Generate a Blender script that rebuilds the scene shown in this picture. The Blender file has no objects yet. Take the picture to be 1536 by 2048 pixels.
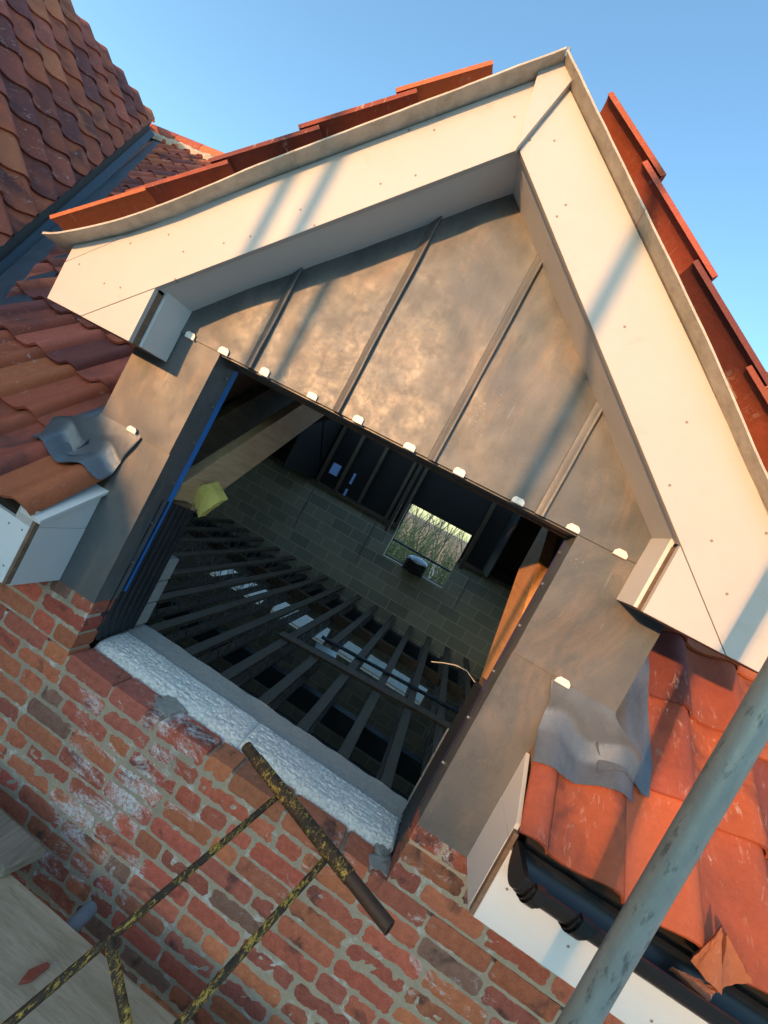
import bpy, bmesh, math, random
from mathutils import Vector, Matrix, noise
random.seed(7)
R = math.radians
scene = bpy.context.scene
COL = scene.collection

# ------------------------------------------------------------------ camera
cam_d = bpy.data.cameras.new("camera"); cam = bpy.data.objects.new("camera", cam_d); COL.objects.link(cam)
cx = Vector((0.86453962, 0.17338666, 0.47170787))
cy = Vector((-0.46993649, -0.05377838, 0.88106049))
cz = Vector((0.17813182, -0.98338444, 0.03498718))
M = Matrix.Identity(4)
for i, v in enumerate((cx, cy, cz)):
    for j in range(3): M[j][i] = v[j]
M.translation = Vector((0.3834, -1.4470, 0.8724))
cam.matrix_world = M
cam_d.sensor_fit = 'VERTICAL'; cam_d.sensor_height = 36.0; cam_d.lens = 864.47 / 2048 * 36
cam_d.clip_start = 0.02; cam_d.clip_end = 1000
scene.camera = cam

# ------------------------------------------------------------------ world and sun
SUN = Vector((-0.080, -0.19, 0.0300)).normalized()          # towards the sun: low evening light over the left shoulder
el = math.asin(SUN.z); az = math.atan2(SUN.x, SUN.y)
w = bpy.data.worlds.new("World"); scene.world = w; w.use_nodes = True
nt = w.node_tree; sky = nt.nodes.new('ShaderNodeTexSky'); sky.sky_type = 'NISHITA'; sky.sun_disc = False
sky.sun_elevation = el; sky.sun_rotation = az % (2 * math.pi); sky.air_density = 1.0; sky.dust_density = 1.0; sky.ozone_density = 1.6
tint = nt.nodes.new('ShaderNodeMixRGB'); tint.blend_type = 'MULTIPLY'; tint.inputs[0].default_value = 1; tint.inputs[2].default_value = (.81, 1.0, 1.06, 1)
nt.links.new(sky.outputs[0], tint.inputs[1]); nt.links.new(tint.outputs[0], nt.nodes['Background'].inputs[0]); nt.nodes['Background'].inputs[1].default_value = 0.15
sd = bpy.data.lights.new("sun", 'SUN'); so = bpy.data.objects.new("sun", sd); COL.objects.link(so)
sd.energy = 1.6; sd.angle = R(1.1); sd.color = (1.0, 0.50, 0.20)
so.rotation_euler = (-SUN).to_track_quat('-Z', 'Y').to_euler(); so.location = SUN * 20
scene.view_settings.view_transform = 'Standard'; scene.view_settings.look = 'None'
scene.view_settings.gamma = 1; scene.view_settings.exposure = 1.82
scene.cycles.max_bounces = 8; scene.cycles.diffuse_bounces = 5
try: scene.cycles.use_denoising = True
except Exception: pass

# ------------------------------------------------------------------ node materials
class NM:
    def __init__(s, name):
        s.m = bpy.data.materials.new(name); s.m.use_nodes = True
        s.t = s.m.node_tree; s.n = s.t.nodes; s.b = s.n['Principled BSDF']
        s.co = s.n.new('ShaderNodeTexCoord').outputs['Object']
    def l(s, a, b): s.t.links.new(a, b)
    def mapped(s, scale=(1, 1, 1), rot=(0, 0, 0)):
        m = s.n.new('ShaderNodeMapping'); s.l(s.co, m.inputs[0])
        m.inputs['Scale'].default_value = scale; m.inputs['Rotation'].default_value = rot
        return m.outputs[0]
    def noise(s, scale, detail=4, rough=.55, vec=None, dist=0, out='Fac'):
        n = s.n.new('ShaderNodeTexNoise'); s.l(vec if vec is not None else s.co, n.inputs['Vector'])
        n.inputs['Scale'].default_value = scale; n.inputs['Detail'].default_value = detail
        n.inputs['Roughness'].default_value = rough; n.inputs['Distortion'].default_value = dist
        return n.outputs[out]
    def voro(s, scale, vec=None, out='Distance', feature='F1', dims='3D'):
        n = s.n.new('ShaderNodeTexVoronoi'); n.feature = feature; n.voronoi_dimensions = dims
        s.l(vec if vec is not None else s.co, n.inputs['Vector']); n.inputs['Scale'].default_value = scale
        return n.outputs[out]
    def ramp(s, fac, *stops):
        r = s.n.new('ShaderNodeValToRGB'); s.l(fac, r.inputs[0]); e = r.color_ramp.elements
        while len(e) < len(stops): e.new(0.5)
        for k, (p, c) in enumerate(stops):
            e[k].position = p; e[k].color = (c, c, c, 1) if isinstance(c, (int, float)) else tuple(c) + (1,)
        return r.outputs[0]
    def mix(s, fac, a, b, mode='MIX'):
        x = s.n.new('ShaderNodeMixRGB'); x.blend_type = mode
        for i, v in ((0, fac), (1, a), (2, b)):
            if isinstance(v, (int, float)): x.inputs[i].default_value = v if i == 0 else (v, v, v, 1)
            elif isinstance(v, tuple): x.inputs[i].default_value = v + (1,)
            else: s.l(v, x.inputs[i])
        return x.outputs[0]
    def math(s, op, a, b=0.0):
        x = s.n.new('ShaderNodeMath'); x.operation = op
        for i, v in ((0, a), (1, b)):
            if isinstance(v, (int, float)): x.inputs[i].default_value = v
            else: s.l(v, x.inputs[i])
        return x.outputs[0]
    def attr(s, name, out='Color'):
        a = s.n.new('ShaderNodeAttribute'); a.attribute_name = name; return a.outputs[out]
    def bump(s, h, strength=.3, dist=.01):
        b = s.n.new('ShaderNodeBump'); b.inputs['Strength'].default_value = strength; b.inputs['Distance'].default_value = dist
        s.l(h, b.inputs['Height']); s.l(b.outputs[0], s.b.inputs['Normal'])
    def set(s, col=None, rough=None, metal=None, spec=None):
        for nm, v in (('Base Color', col), ('Roughness', rough), ('Metallic', metal), ('Specular IOR Level', spec)):
            if v is None: continue
            if isinstance(v, (int, float)): s.b.inputs[nm].default_value = v
            elif isinstance(v, tuple): s.b.inputs[nm].default_value = v + (1,)
            else: s.l(v, s.b.inputs[nm])
        return s.m

def mat_brick():
    k = NM('brick'); t = k.attr('tint'); wt = k.attr('tint', 'Alpha')
    n1 = k.noise(38, 6, .65); n2 = k.noise(9, 4, .6); n3 = k.noise(150, 3, .6)
    c = k.mix(k.ramp(n1, (.35, .0), (.72, .75)), t, k.mix(1, t, (.62, .55, .52), 'MULTIPLY'))
    burnt = k.math('MULTIPLY', k.ramp(k.noise(7, 3, .5, dist=.6), (.585, .0), (.66, .75)), k.ramp(n1, (.3, .5), (.6, 1.0)))
    c = k.mix(burnt, c, (.05, .043, .04))
    c = k.mix(k.ramp(n3, (.62, 0), (.72, .6)), c, k.mix(1, c, (.45, .4, .4), 'MULTIPLY'))
    eff = k.math('MULTIPLY', k.ramp(k.math('ADD', k.noise(9, 6, .8, k.mapped((.7, 1, 1.3)), .7), k.math('MULTIPLY', k.math('ADD', k.ramp(k.noise(1.9, 3), (.44, 0), (.66, .75)), wt), .25)), (.675, 0), (.80, 1)), k.ramp(k.noise(70, 5, .8), (.38, .1), (.55, 1)))
    c = k.mix(eff, c, (.70, .68, .66))
    c = k.mix(k.ramp(k.noise(260, 2, .6), (.66, 0), (.72, .45)), c, (.62, .52, .46))
    k.bump(k.math('ADD', k.math('MULTIPLY', n1, .7), k.math('MULTIPLY', n3, .5)), .9, .007)
    return k.set(c, .9, spec=.25)
def mat_mortar():
    k = NM('mortar'); n1 = k.noise(60, 5, .7); n2 = k.noise(6, 4, .6)
    c = k.mix(n1, (.35, .275, .19), (.53, .43, .31)); c = k.mix(k.ramp(k.noise(11, 5, .7), (.55, 0), (.66, .8)), c, (.66, .64, .60))
    c = k.mix(k.ramp(k.noise(3, 3), (.5, 0), (.7, .4)), c, (.24, .20, .15))
    k.bump(n1, .6, .006); return k.set(c, .95, spec=.2)
def mat_paint(name='painted_board', base=(.55, .53, .50), dark=(.48, .46, .43), grain=(3, 60, 60), nails=1.0):
    k = NM(name); n = k.noise(5, 4, .6); g = k.noise(8, 5, .7, k.mapped(grain))
    c = k.mix(n, base, dark)
    c = k.mix(k.ramp(g, (.55, 0), (.8, .35)), c, k.mix(1, c, (.82, .8, .78), 'MULTIPLY'))
    v = k.voro(6.5, k.mapped((1, 1, 1), (R(90), 0, 0)), dims='2D'); c = k.mix(k.ramp(v, (.018, nails), (.032, 0)), c, (.22, .18, .14))
    c = k.mix(k.math('MULTIPLY', k.ramp(k.noise(7, 6, .8, dist=1.5), (.58, 0), (.70, .5)), k.ramp(k.noise(1.6, 3), (.45, 0), (.62, 1))), c, k.mix(1, c, (.72, .62, .50), 'MULTIPLY'))
    sc = k.ramp(k.noise(90, 2, .5, k.mapped((1, .35, .35))), (.74, 0), (.78, .55)); c = k.mix(k.math('MULTIPLY', sc, k.ramp(k.noise(4, 2), (.52, 0), (.6, 1))), c, (.30, .24, .19))
    k.bump(g, .12, .003); return k.set(c, .55)
def mat_cement():
    k = NM('cement_board'); n = k.noise(18, 6, .7); c = k.ramp(n, (.3, (.38, .34, .27)), (.55, (.54, .49, .41)), (.75, (.62, .57, .49)))
    st = k.ramp(k.noise(6, 3, .6, dist=.5), (.66, 0), (.72, .9)); c = k.mix(k.math('MULTIPLY', st, k.ramp(n, (.45, 0), (.55, 1))), c, (.09, .065, .05))
    k.bump(k.noise(70, 4), .4, .004); return k.set(c, .85)
def mat_lead(name, a, b, o, ofac, rough=.42, metal=.55):
    k = NM(name); sv = k.mapped((2.6, 2.6, .9))
    n1 = k.noise(1.7, 5, .6, dist=.7); n2 = k.noise(2.1, 6, .7, sv, 1.0); n3 = k.noise(26, 5, .7)
    c = k.mix(k.ramp(n1, (.36, 0), (.62, 1)), a, b)
    c = k.mix(k.math('MULTIPLY', k.ramp(n2, (.52, 0), (.74, 1)), ofac), c, o)
    c = k.mix(k.ramp(k.noise(2.3, 6, .75, k.mapped((1.2, 1.2, .8), (0, 0, .4)), 1.1), (.50, 0), (.68, .65)), c, k.mix(1, a, (.66, .76, .78), 'MULTIPLY'))
    c = k.mix(k.ramp(k.noise(150, 4, .85), (.50, 0), (.68, .40)), c, k.mix(1, c, (.58, .56, .55), 'MULTIPLY'))
    c = k.mix(k.math('MULTIPLY', k.ramp(k.noise(120, 3, .8), (.58, 0), (.66, .8)), k.ramp(k.noise(3.1, 5, .7, dist=1.5), (.60, 0), (.70, 1))), c, (.40, .40, .39))
    sc = k.noise(60, 2, .4, k.mapped((1, 1, .12), (0, .5, 0))); c = k.mix(k.ramp(sc, (.73, 0), (.77, .15)), c, (.42, .42, .42))
    k.bump(k.math('ADD', k.noise(4.5, 3, .45, k.mapped((1.2, 1.2, .7)), .4), k.math('MULTIPLY', n3, .07)), .28, .018)
    return k.set(c, k.ramp(n3, (.3, rough - .06), (.7, rough + .14)), metal)
def mat_tile():
    k = NM('clay_tile'); t = k.attr('tint'); a = k.attr('tint', 'Alpha')
    n1 = k.noise(7, 4, .55, dist=.4); n2 = k.noise(60, 5, .7); n3 = k.noise(3.2, 4, .6)
    c = k.mix(k.math('MULTIPLY', k.ramp(n1, (.42, 0), (.62, .9)), a), t, (.105, .042, .038))
    c = k.mix(k.ramp(n2, (.4, 0), (.8, .45)), c, k.mix(1, c, (.6, .56, .54), 'MULTIPLY'))
    wh = k.math('MULTIPLY', k.ramp(k.noise(30, 5, .75, k.mapped((1.6, .5, .5), (0, 0, .2)), .8), (.575, 0), (.68, .65)), k.ramp(n3, (.45, 0), (.56, 1)))
    c = k.mix(wh, c, (.55, .47, .42))
    k.bump(k.math('ADD', n2, k.math('MULTIPLY', k.noise(240, 3, .7), .6)), .35, .004); return k.set(c, k.ramp(n3, (.3, .62), (.7, .82)), spec=.25)
def mat_wood(name, a, b, grain=(30, 3, 30), rot=(0, 0, 0), knots=True, rough=.7):
    k = NM(name); mv = k.mapped(grain, rot); n = k.noise(1, 6, .65, mv, 1.2)
    c = k.mix(k.ramp(n, (.3, 0), (.7, 1)), a, b); f = k.noise(6, 4, .7, mv)
    c = k.mix(k.ramp(f, (.5, 0), (.75, .5)), c, k.mix(1, c, (.5, .42, .36), 'MULTIPLY'))
    c = k.mix(k.ramp(k.noise(2.5, 3), (.45, 0), (.75, .45)), c, k.mix(1, c, (.6, .57, .55), 'MULTIPLY'))
    k.bump(f, .3, .004); return k.set(c, rough)
def mat_plain(name, col, rough=.5, metal=0, var=.25, sc=8, bump=0, trans=0):
    k = NM(name); n = k.noise(sc, 5, .65); d = tuple(x * (1 - var) for x in col); b = tuple(min(1, x * (1 + var)) for x in col)
    if bump: k.bump(k.noise(sc * 6, 4), bump, .005)
    k.b.inputs['Transmission Weight'].default_value = trans
    return k.set(k.mix(n, d, b), k.ramp(n, (.2, max(.05, rough - .1)), (.8, min(1, rough + .1))), metal)
def mat_block(name='concrete_block_wall', a=(.62, .54, .37), b=(.42, .37, .265), m=(.86, .77, .58)):
    k = NM(name); mp = k.n.new('ShaderNodeMapping'); k.l(k.co, mp.inputs[0]); mp.inputs['Rotation'].default_value = (R(90), 0, 0)
    br = k.n.new('ShaderNodeTexBrick'); k.l(mp.outputs[0], br.inputs[0])
    br.inputs['Color1'].default_value = a + (1,); br.inputs['Color2'].default_value = b + (1,); br.inputs['Mortar'].default_value = m + (1,)
    br.inputs['Scale'].default_value = 1; br.inputs['Brick Width'].default_value = .45; br.inputs['Row Height'].default_value = .225
    br.inputs['Mortar Size'].default_value = .007; br.inputs['Bias'].default_value = -.1
    n = k.noise(40, 5, .7); c = k.mix(.5, br.outputs[0], k.mix(n, (.55, .55, .55), (1.3, 1.3, 1.3)), 'MULTIPLY')
    c = k.mix(k.ramp(k.noise(1.3, 4), (.5, 0), (.7, .5)), c, k.mix(1, c, (.6, .57, .5), 'MULTIPLY'))
    k.bump(n, .4, .006); return k.set(c, .9)
def mat_galv(name='galvanised_steel', a=(.32, .38, .37), b=(.20, .245, .245)):
    k = NM(name); n1 = k.noise(9, 6, .7, k.mapped((1, 1, .35)), .4); n2 = k.noise(60, 4, .7, k.mapped((1, 1, .3)))
    c = k.mix(k.ramp(n1, (.35, 0), (.65, 1)), a, b); c = k.mix(k.ramp(n2, (.56, 0), (.66, .6)), c, (.04, .045, .045)); c = k.mix(k.ramp(k.noise(160, 3, .7, k.mapped((1, 1, .08))), (.62, 0), (.7, .35)), c, (.33, .36, .36))
    c = k.mix(k.ramp(k.noise(5, 4), (.58, 0), (.72, .35)), c, (.24, .20, .15))
    c = k.mix(k.math('MULTIPLY', k.ramp(k.noise(48, 5, .8, dist=1.0), (.60, 0), (.66, .7)), k.ramp(k.noise(6, 3), (.48, 0), (.60, 1))), c, (.42, .41, .38))
    k.bump(n2, .25, .003); return k.set(c, k.ramp(n1, (.3, .38), (.7, .6)), .40)
def mat_wornyellow():
    k = NM('worn_yellow_paint'); n = k.noise(75, 7, .85, k.mapped((1.6, .7, 1.0)), .8); n2 = k.noise(11, 4, .6)
    f = k.ramp(k.math('ADD', n, k.math('MULTIPLY', n2, .40)), (.73, 0), (.775, 1))
    rust = k.mix(k.noise(45, 4), (.03, .02, .014), (.095, .06, .035)); c = k.mix(f, rust, k.mix(n2, (.45, .26, .03), (.64, .40, .06)))
    c = k.mix(k.ramp(k.noise(22, 3), (.68, 0), (.74, .6)), c, (.22, .12, .06))
    k.bump(f, .35, .002); return k.set(c, k.mix(f, .7, .45), k.mix(f, .4, 0.0))

BRICK = mat_brick(); MORTAR = mat_mortar(); PAINT = mat_paint(); CEMENT = mat_cement(); TILE = mat_tile()
PRIMER = mat_paint('grey_white_board', (.70, .70, .69), (.62, .62, .61), (60, 4, 60), 0.0)
WHITE = mat_paint('white_fascia_board', (.78, .79, .77), (.72, .74, .73))
LEAD = mat_lead('weathered_lead', (.092, .102, .108), (.150, .150, .148), (.28, .20, .14), .55, .44, .12)
LEADF = mat_lead('new_lead', (.085, .105, .128), (.15, .172, .195), (.17, .17, .165), .2, .40, .30)
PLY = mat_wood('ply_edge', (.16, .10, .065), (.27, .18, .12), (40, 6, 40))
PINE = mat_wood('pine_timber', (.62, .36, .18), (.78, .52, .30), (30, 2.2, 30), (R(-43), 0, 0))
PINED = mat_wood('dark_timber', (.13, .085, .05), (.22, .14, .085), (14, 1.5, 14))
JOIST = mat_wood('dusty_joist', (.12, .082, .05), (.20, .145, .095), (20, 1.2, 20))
BLACKP = mat_plain('black_plastic', (.012, .013, .014), .32, 0, .3, 6)
DPC = mat_plain('damp_proof_strip', (.018, .021, .026), .42, 0, .4, 9)
TAPE = mat_plain('blue_tape', (.02, .20, .62), .38, 0, .25, 10)
PURPLE = mat_plain('purple_tape', (.075, .06, .19), .4, 0, .3, 12)
CLIP = mat_plain('bright_lead_clip', (.80, .77, .70), .45, 0, .1, 30)
BLOCKL = mat_plain('aerated_block', (.40, .385, .35), .92, 0, .4, 70, .9)
BLOCKW = mat_block(); GALV = mat_galv(); YELLOW = mat_wornyellow()
RAILS = mat_galv('dark_scaffold_steel', (.07, .09, .12), (.04, .05, .07))
SARK = mat_plain('roof_membrane', (.020, .014, .010), .75, 0, .4, 2)
NAVY = mat_plain('valley_liner', (.030, .040, .052), .45, 0, .8, 16, .5)
WEATH = mat_wood('weathered_board', (.34, .265, .17), (.50, .40, .28), (3.0, 26, 26))
WEATH2 = mat_wood('grey_plank_end', (.16, .125, .085), (.34, .29, .22), (26, 3, 26), (0, 0, R(35)))
ZINC = mat_plain('web_steel', (.38, .39, .39), .35, .8, .2, 20)
CURED = mat_plain('cured_mortar', (.32, .30, .26), .95, 0, .3, 30, .5)

# ------------------------------------------------------------------ mesh helpers
class MB:
    def __init__(s): s.v = []; s.f = []; s.c = []; s.cur = (.5, .5, .5, 0)
    def add(s, vs, fs):
        o = len(s.v); s.v += [tuple(p) for p in vs]
        for f in fs: s.f.append(tuple(o + i for i in f)); s.c.append(s.cur)
    def hexa(s, p):   # 8 corners: bottom loop 0-3, top loop 4-7
        s.add(p, [(3, 2, 1, 0), (4, 5, 6, 7), (0, 1, 5, 4), (1, 2, 6, 5), (2, 3, 7, 6), (3, 0, 4, 7)])
    def box(s, x0, x1, y0, y1, z0, z1):
        s.hexa([(x0, y0, z0), (x1, y0, z0), (x1, y1, z0), (x0, y1, z0), (x0, y0, z1), (x1, y0, z1), (x1, y1, z1), (x0, y1, z1)])
    def prism(s, poly, d0, d1, axis='y'):
        n = len(poly)
        def P(a, b, d): return (a, d, b) if axis == 'y' else ((d, a, b) if axis == 'x' else (a, b, d))
        vs = [P(a, b, d0) for a, b in poly] + [P(a, b, d1) for a, b in poly]
        s.add(vs, [tuple(range(n)), tuple(range(2 * n - 1, n - 1, -1))] + [(i, i + n, (i + 1) % n + n, (i + 1) % n) for i in range(n)])
    def tube(s, pts, r, seg=12, cap=True, r1=None):
        pts = [Vector(p) for p in pts]; rings = []
        n = len(pts); up = None
        for i, p in enumerate(pts):
            t = (pts[min(i + 1, n - 1)] - pts[max(i - 1, 0)]).normalized()
            if up is None: up = t.orthogonal().normalized()
            up = (up - t * up.dot(t)).normalized(); b = t.cross(up)
            rr = r if r1 is None else r + (r1 - r) * i / (n - 1)
            rings.append([p + (up * math.cos(2 * math.pi * k / seg) + b * math.sin(2 * math.pi * k / seg)) * rr for k in range(seg)])
        vs = [q for rg in rings for q in rg]; fs = []
        for i in range(n - 1):
            for k in range(seg):
                a = i * seg + k; b2 = i * seg + (k + 1) % seg; fs.append((a, b2, b2 + seg, a + seg))
        if cap: fs += [tuple(range(seg - 1, -1, -1)), tuple(range((n - 1) * seg, n * seg))]
        s.add(vs, fs)
    def pipe(s, p0, p1, ro, ri, seg=20):   # open tube with wall thickness
        p0 = Vector(p0); p1 = Vector(p1); t = (p1 - p0).normalized(); u = t.orthogonal().normalized(); b = t.cross(u); vs = []
        for p, r in ((p0, ro), (p1, ro), (p1, ri), (p0, ri)):
            vs += [p + (u * math.cos(2 * math.pi * k / seg) + b * math.sin(2 * math.pi * k / seg)) * r for k in range(seg)]
        fs = []
        for j in range(4):
            for k in range(seg):
                a = j * seg + k; b2 = j * seg + (k + 1) % seg; c = ((j + 1) % 4) * seg
                fs.append((a, b2, c + (k + 1) % seg, c + k))
        s.add(vs, fs)
    def grid(s, fn, nu, nv, th=0.0, thv=(0, 0, -1)):
        top = [Vector(fn(i / nu, j / nv)) for j in range(nv + 1) for i in range(nu + 1)]
        W = nu + 1; fs = [(j * W + i, j * W + i + 1, (j + 1) * W + i + 1, (j + 1) * W + i) for j in range(nv) for i in range(nu)]
        if not th: s.add(top, fs); return
        tv = Vector(thv) * th; N = len(top); vs = top + [p + tv for p in top]
        fs2 = list(fs) + [tuple(N + i for i in reversed(f)) for f in fs]
        loop = [i for i in range(W)] + [j * W + nu for j in range(1, nv + 1)] + [nv * W + i for i in range(nu - 1, -1, -1)] + [j * W for j in range(nv - 1, 0, -1)]
        for a, b in zip(loop, loop[1:] + loop[:1]): fs2.append((b, a, a + N, b + N))
        s.add(vs, fs2)
    def build(s, name, mat, parent=None, smooth=False, bevel=0, tint=False, kind=None, angle=40):
        me = bpy.data.meshes.new(name); me.from_pydata([tuple(v) for v in s.v], [], s.f)
        if tint:
            a = me.color_attributes.new('tint', 'FLOAT_COLOR', 'CORNER'); d = []
            for p, c in zip(me.polygons, s.c): d += list(c) * p.loop_total
            a.data.foreach_set('color', d)
        me.materials.append(mat); bm = bmesh.new(); bm.from_mesh(me); bmesh.ops.recalc_face_normals(bm, faces=bm.faces); bm.to_mesh(me); bm.free()
        me.update(); o = bpy.data.objects.new(name, me); COL.objects.link(o)
        if smooth:
            for p in me.polygons: p.use_smooth = True
            try: me.set_sharp_from_angle(angle=R(angle))
            except Exception: pass
        if bevel:
            b = o.modifiers.new('bevel', 'BEVEL'); b.width = bevel; b.segments = 2; b.limit_method = 'ANGLE'
        if parent is not None: o.parent = parent
        if kind: o['kind'] = kind
        return o

def tag(o, label, cat, group=None):
    o['label'] = label; o['category'] = cat
    if group: o['group'] = group
    return o
def thing(name, label, cat, loc=(0, 0, 0), group=None):
    o = bpy.data.objects.new(name, None); o.empty_display_size = .1; COL.objects.link(o); o.location = loc
    return tag(o, label, cat, group)
def nz(x, y=0, z=0): return noise.noise(Vector((x, y, z)))

TP = .9225                      # main roof pitch (rise per metre), 42.7 degrees
def zroof(y): return .45 + TP * y
house = thing('house', 'red brick house under construction with a lead clad cream gable and red pantile roofs', 'house')

# ================================================================== brick wall
def brick_col():
    r = random.random()
    if r < .60: c = (.43 + random.uniform(-.05, .05), .135 + random.uniform(-.02, .02), .078)
    elif r < .80: c = (.36, .115, .078)
    elif r < .90: c = (.50, .18, .085)
    elif r < .96: c = (.25, .14, .10)
    else: c = (.42, .25, .17)
    f = random.uniform(1.0, 1.4); return (c[0] * f * 1.08, c[1] * f, c[2] * f)
WHITES = [(-.53, -.55, .09), (-.43, -.55, .09), (-.31, -.66, .10), (-.34, -.71, .08), (-.48, -.75, .10), (-.85, -.4, .12), (-.62, -.43, .12),
          (-.2, -.62, .14), (-.1, -.5, .13), (.1, -.55, .1), (.85, -.27, .07), (.55, -.75, .08), (.2, -.4, .1), (-.3, -.45, .12), (-.95, -.55, .15)]
def white(x, z): return min(1, sum(math.exp(-(((x - a) / r) ** 2 + ((z - b) / (r * .7)) ** 2)) for a, b, r in WHITES) * .34)
def add_brick(mb, x0, x1, zb, zt, y0=0.0, depth=.1):
    L = x1 - x0; nx = 16 if L > .15 else 8; nzv = 5; sd_ = random.random() * 90
    tw = random.uniform(-.0035, .0035); yo = random.uniform(-.001, .0015)
    c = brick_col(); mb.cur = c + (white((x0 + x1) / 2, (zb + zt) / 2),)
    vs = []; W = nx + 1
    for j in range(nzv + 1):
        for i in range(nx + 1):
            u = i / nx; v = j / nzv; x = x0 + L * u; z = zb + (zt - zb) * v + tw * (u - .5)
            ex = min(u, 1 - u) * L; ez = min(v, 1 - v) * (zt - zb)
            rd = max(0, .006 - ex) ** 2 * 60 + max(0, .006 - ez) ** 2 * 60
            jit = nz(x * 35, z * 35, sd_) * .003
            edge = (1 if i in (0, nx) else 0) * (1 if u < .5 else -1), (1 if j in (0, nzv) else 0) * (1 if v < .5 else -1)
            if edge[0] and edge[1]: q_ = random.uniform(.001, .0045); x += edge[0] * q_; z += edge[1] * q_ * .8
            x += edge[0] * (abs(nz(z * 70, sd_)) * .0045); z += edge[1] * ((abs(nz(x * 28, sd_ + 5)) + .6 * abs(nz(x * 90, sd_))) * .0032)
            vs.append((x, y0 + yo + rd + jit * .6 + nz(x * 90, z * 90, sd_) * .0012, z))
    fs = [(j * W + i, j * W + i + 1, (j + 1) * W + i + 1, (j + 1) * W + i) for j in range(nzv) for i in range(nx)]
    loop = list(range(W)) + [j * W + nx for j in range(1, nzv + 1)] + [nzv * W + i for i in range(nx - 1, -1, -1)] + [j * W for j in range(nzv - 1, 0, -1)]
    N = len(vs)
    for q in (1, 2):
        for i in loop: vs.append((vs[i][0], y0 + depth * q / 2, vs[i][2]))
    n = len(loop)
    for a in range(n):
        b = (a + 1) % n; fs.append((loop[b], loop[a], N + a, N + b)); fs.append((N + b, N + a, N + n + a, N + n + b))
    fs.append(tuple(N + n + a for a in range(n)))
    mb.add(vs, fs)
mb = MB()
for r_ in range(-1, 22):
    zt = -.075 * r_ - .0045; zb = zt - .066
    spans = [(-2.6, -.7), (.7, 2.9)] if r_ < 3 else [(-2.6, 2.9)]
    for a, b in spans:
        right = a > 0; x = a if (right or len(spans) == 1) else b
        first = True
        if len(spans) == 1: x = a - random.uniform(0, .2)
        while (x < b if (right or len(spans) == 1) else x > a):
            if first and len(spans) == 2: L = .1025 if r_ % 2 == 0 else .215
            else: L = .215 if random.random() < .76 else .1025
            first = False
            if right or len(spans) == 1: add_brick(mb, x, x + L, zb, zt); x += L + .0085
            else: add_brick(mb, x - L, x, zb, zt); x -= L + .0085
brick_wall = mb.build('brick_wall', BRICK, house, True, tint=True, angle=60)
mo = MB()
def mortar_slab(x0, x1, z0, z1, y0=.0022):
    nx = max(2, int((x1 - x0) / .03)); nzv = max(2, int((z1 - z0) / .025))
    mo.grid(lambda u, v: (x0 + (x1 - x0) * u, y0 + nz(x0 * 30 + (x1 - x0) * u * 40, (z0 + (z1 - z0) * v) * 60) * .0022, z0 + (z1 - z0) * v), nx, nzv, .09, (0, 1, 0))
mortar_slab(-2.6, -.706, -.229, .08); mortar_slab(.706, 2.9, -.229, .08); mortar_slab(-2.6, 2.9, -1.72, -.242)
mo.build('mortar_joints', MORTAR, brick_wall, True)
mb = MB(); mb.box(-6, 5.5, .004, .1, -4.2, -1.725); mb.box(-6, -2.61, .004, .1, -1.72, .1); mb.box(2.91, 5.5, .004, .1, -1.72, .1)
k_ = NM('far_brick'); mp_ = k_.n.new('ShaderNodeMapping'); k_.l(k_.co, mp_.inputs[0]); mp_.inputs['Rotation'].default_value = (R(90), 0, 0)
br_ = k_.n.new('ShaderNodeTexBrick'); k_.l(mp_.outputs[0], br_.inputs[0])
for nm, c in (('Color1', (.33, .10, .05, 1)), ('Color2', (.22, .075, .045, 1)), ('Mortar', (.3, .26, .2, 1))): br_.inputs[nm].default_value = c
for nm, v in (('Scale', 1), ('Brick Width', .225), ('Row Height', .075), ('Mortar Size', .005)): br_.inputs[nm].default_value = v
FARBRICK = k_.set(br_.outputs[0], .9)
mb.build('lower_wall', FARBRICK, house)

# cement smears and fillet on the cut brick sill
mb = MB()
for (xa, xb, ya, yb, h) in [(-.33, -.22, .03, .12, .010), (.64, .70, .02, .12, .010)]:
    mb = MB()
    mb.grid(lambda u, v: (xa + (xb - xa) * u + nz(v * 4, u * 3, xa) * .03, ya + (yb - ya) * v + nz(u * 5, v * 4, xb) * .018,
            -.231 + h * 1.4 * max(0, math.sin(math.pi * min(1, max(0, u))) ** .5) * (0.35 + .65 * v) + nz(u * 9 + xa * 7, v * 9) * .006), 14, 8, .02)
    mb.build('mortar_smear', CURED, house, True)
# render on the right brick return
# sill: textured insulation strip and block
mb = MB()
def sill_top(u, v, seed, amp):
    return 0
def strip(x0, x1, seed):
    prof = [(.122, -.33), (.116, -.29), (.113, -.255), (.116, -.232), (.128, -.214), (.15, -.205), (.18, -.201), (.215, -.199), (.25, -.20), (.272, -.203)]
    def f(u, v):
        t = v * (len(prof) - 1); i = min(int(t), len(prof) - 2); g = t - i
        y = prof[i][0] * (1 - g) + prof[i + 1][0] * g; z = prof[i][1] * (1 - g) + prof[i + 1][1] * g; x = x0 + (x1 - x0) * u
        q = noise.noise(Vector((x * 42 + 3 * nz(x * 30, y * 30 + z * 30), (y - z) * 95, seed)))
        q2 = noise.noise(Vector((x * 90, (y - z) * 170, seed + 9)))
        e = min(1, min(u, 1 - u) * (x1 - x0) / .012)
        d = (.0065 * (1 - abs(q) * 2.2) + .0025 * q2) * e - .006 * (1 - e) + .008 * nz(x * 5, y * 4, 2)
        return (x, y - d * .75, z + d * .8)
    mb.grid(f, int((x1 - x0) / .0045), 60)
strip(-.70, .03, 1); strip(.0315, .70, 4)
STRIPM = NM('textured_white_foam'); nn = STRIPM.noise(90, 4, .7); STRIPM.bump(nn, .4, .003)
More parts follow.
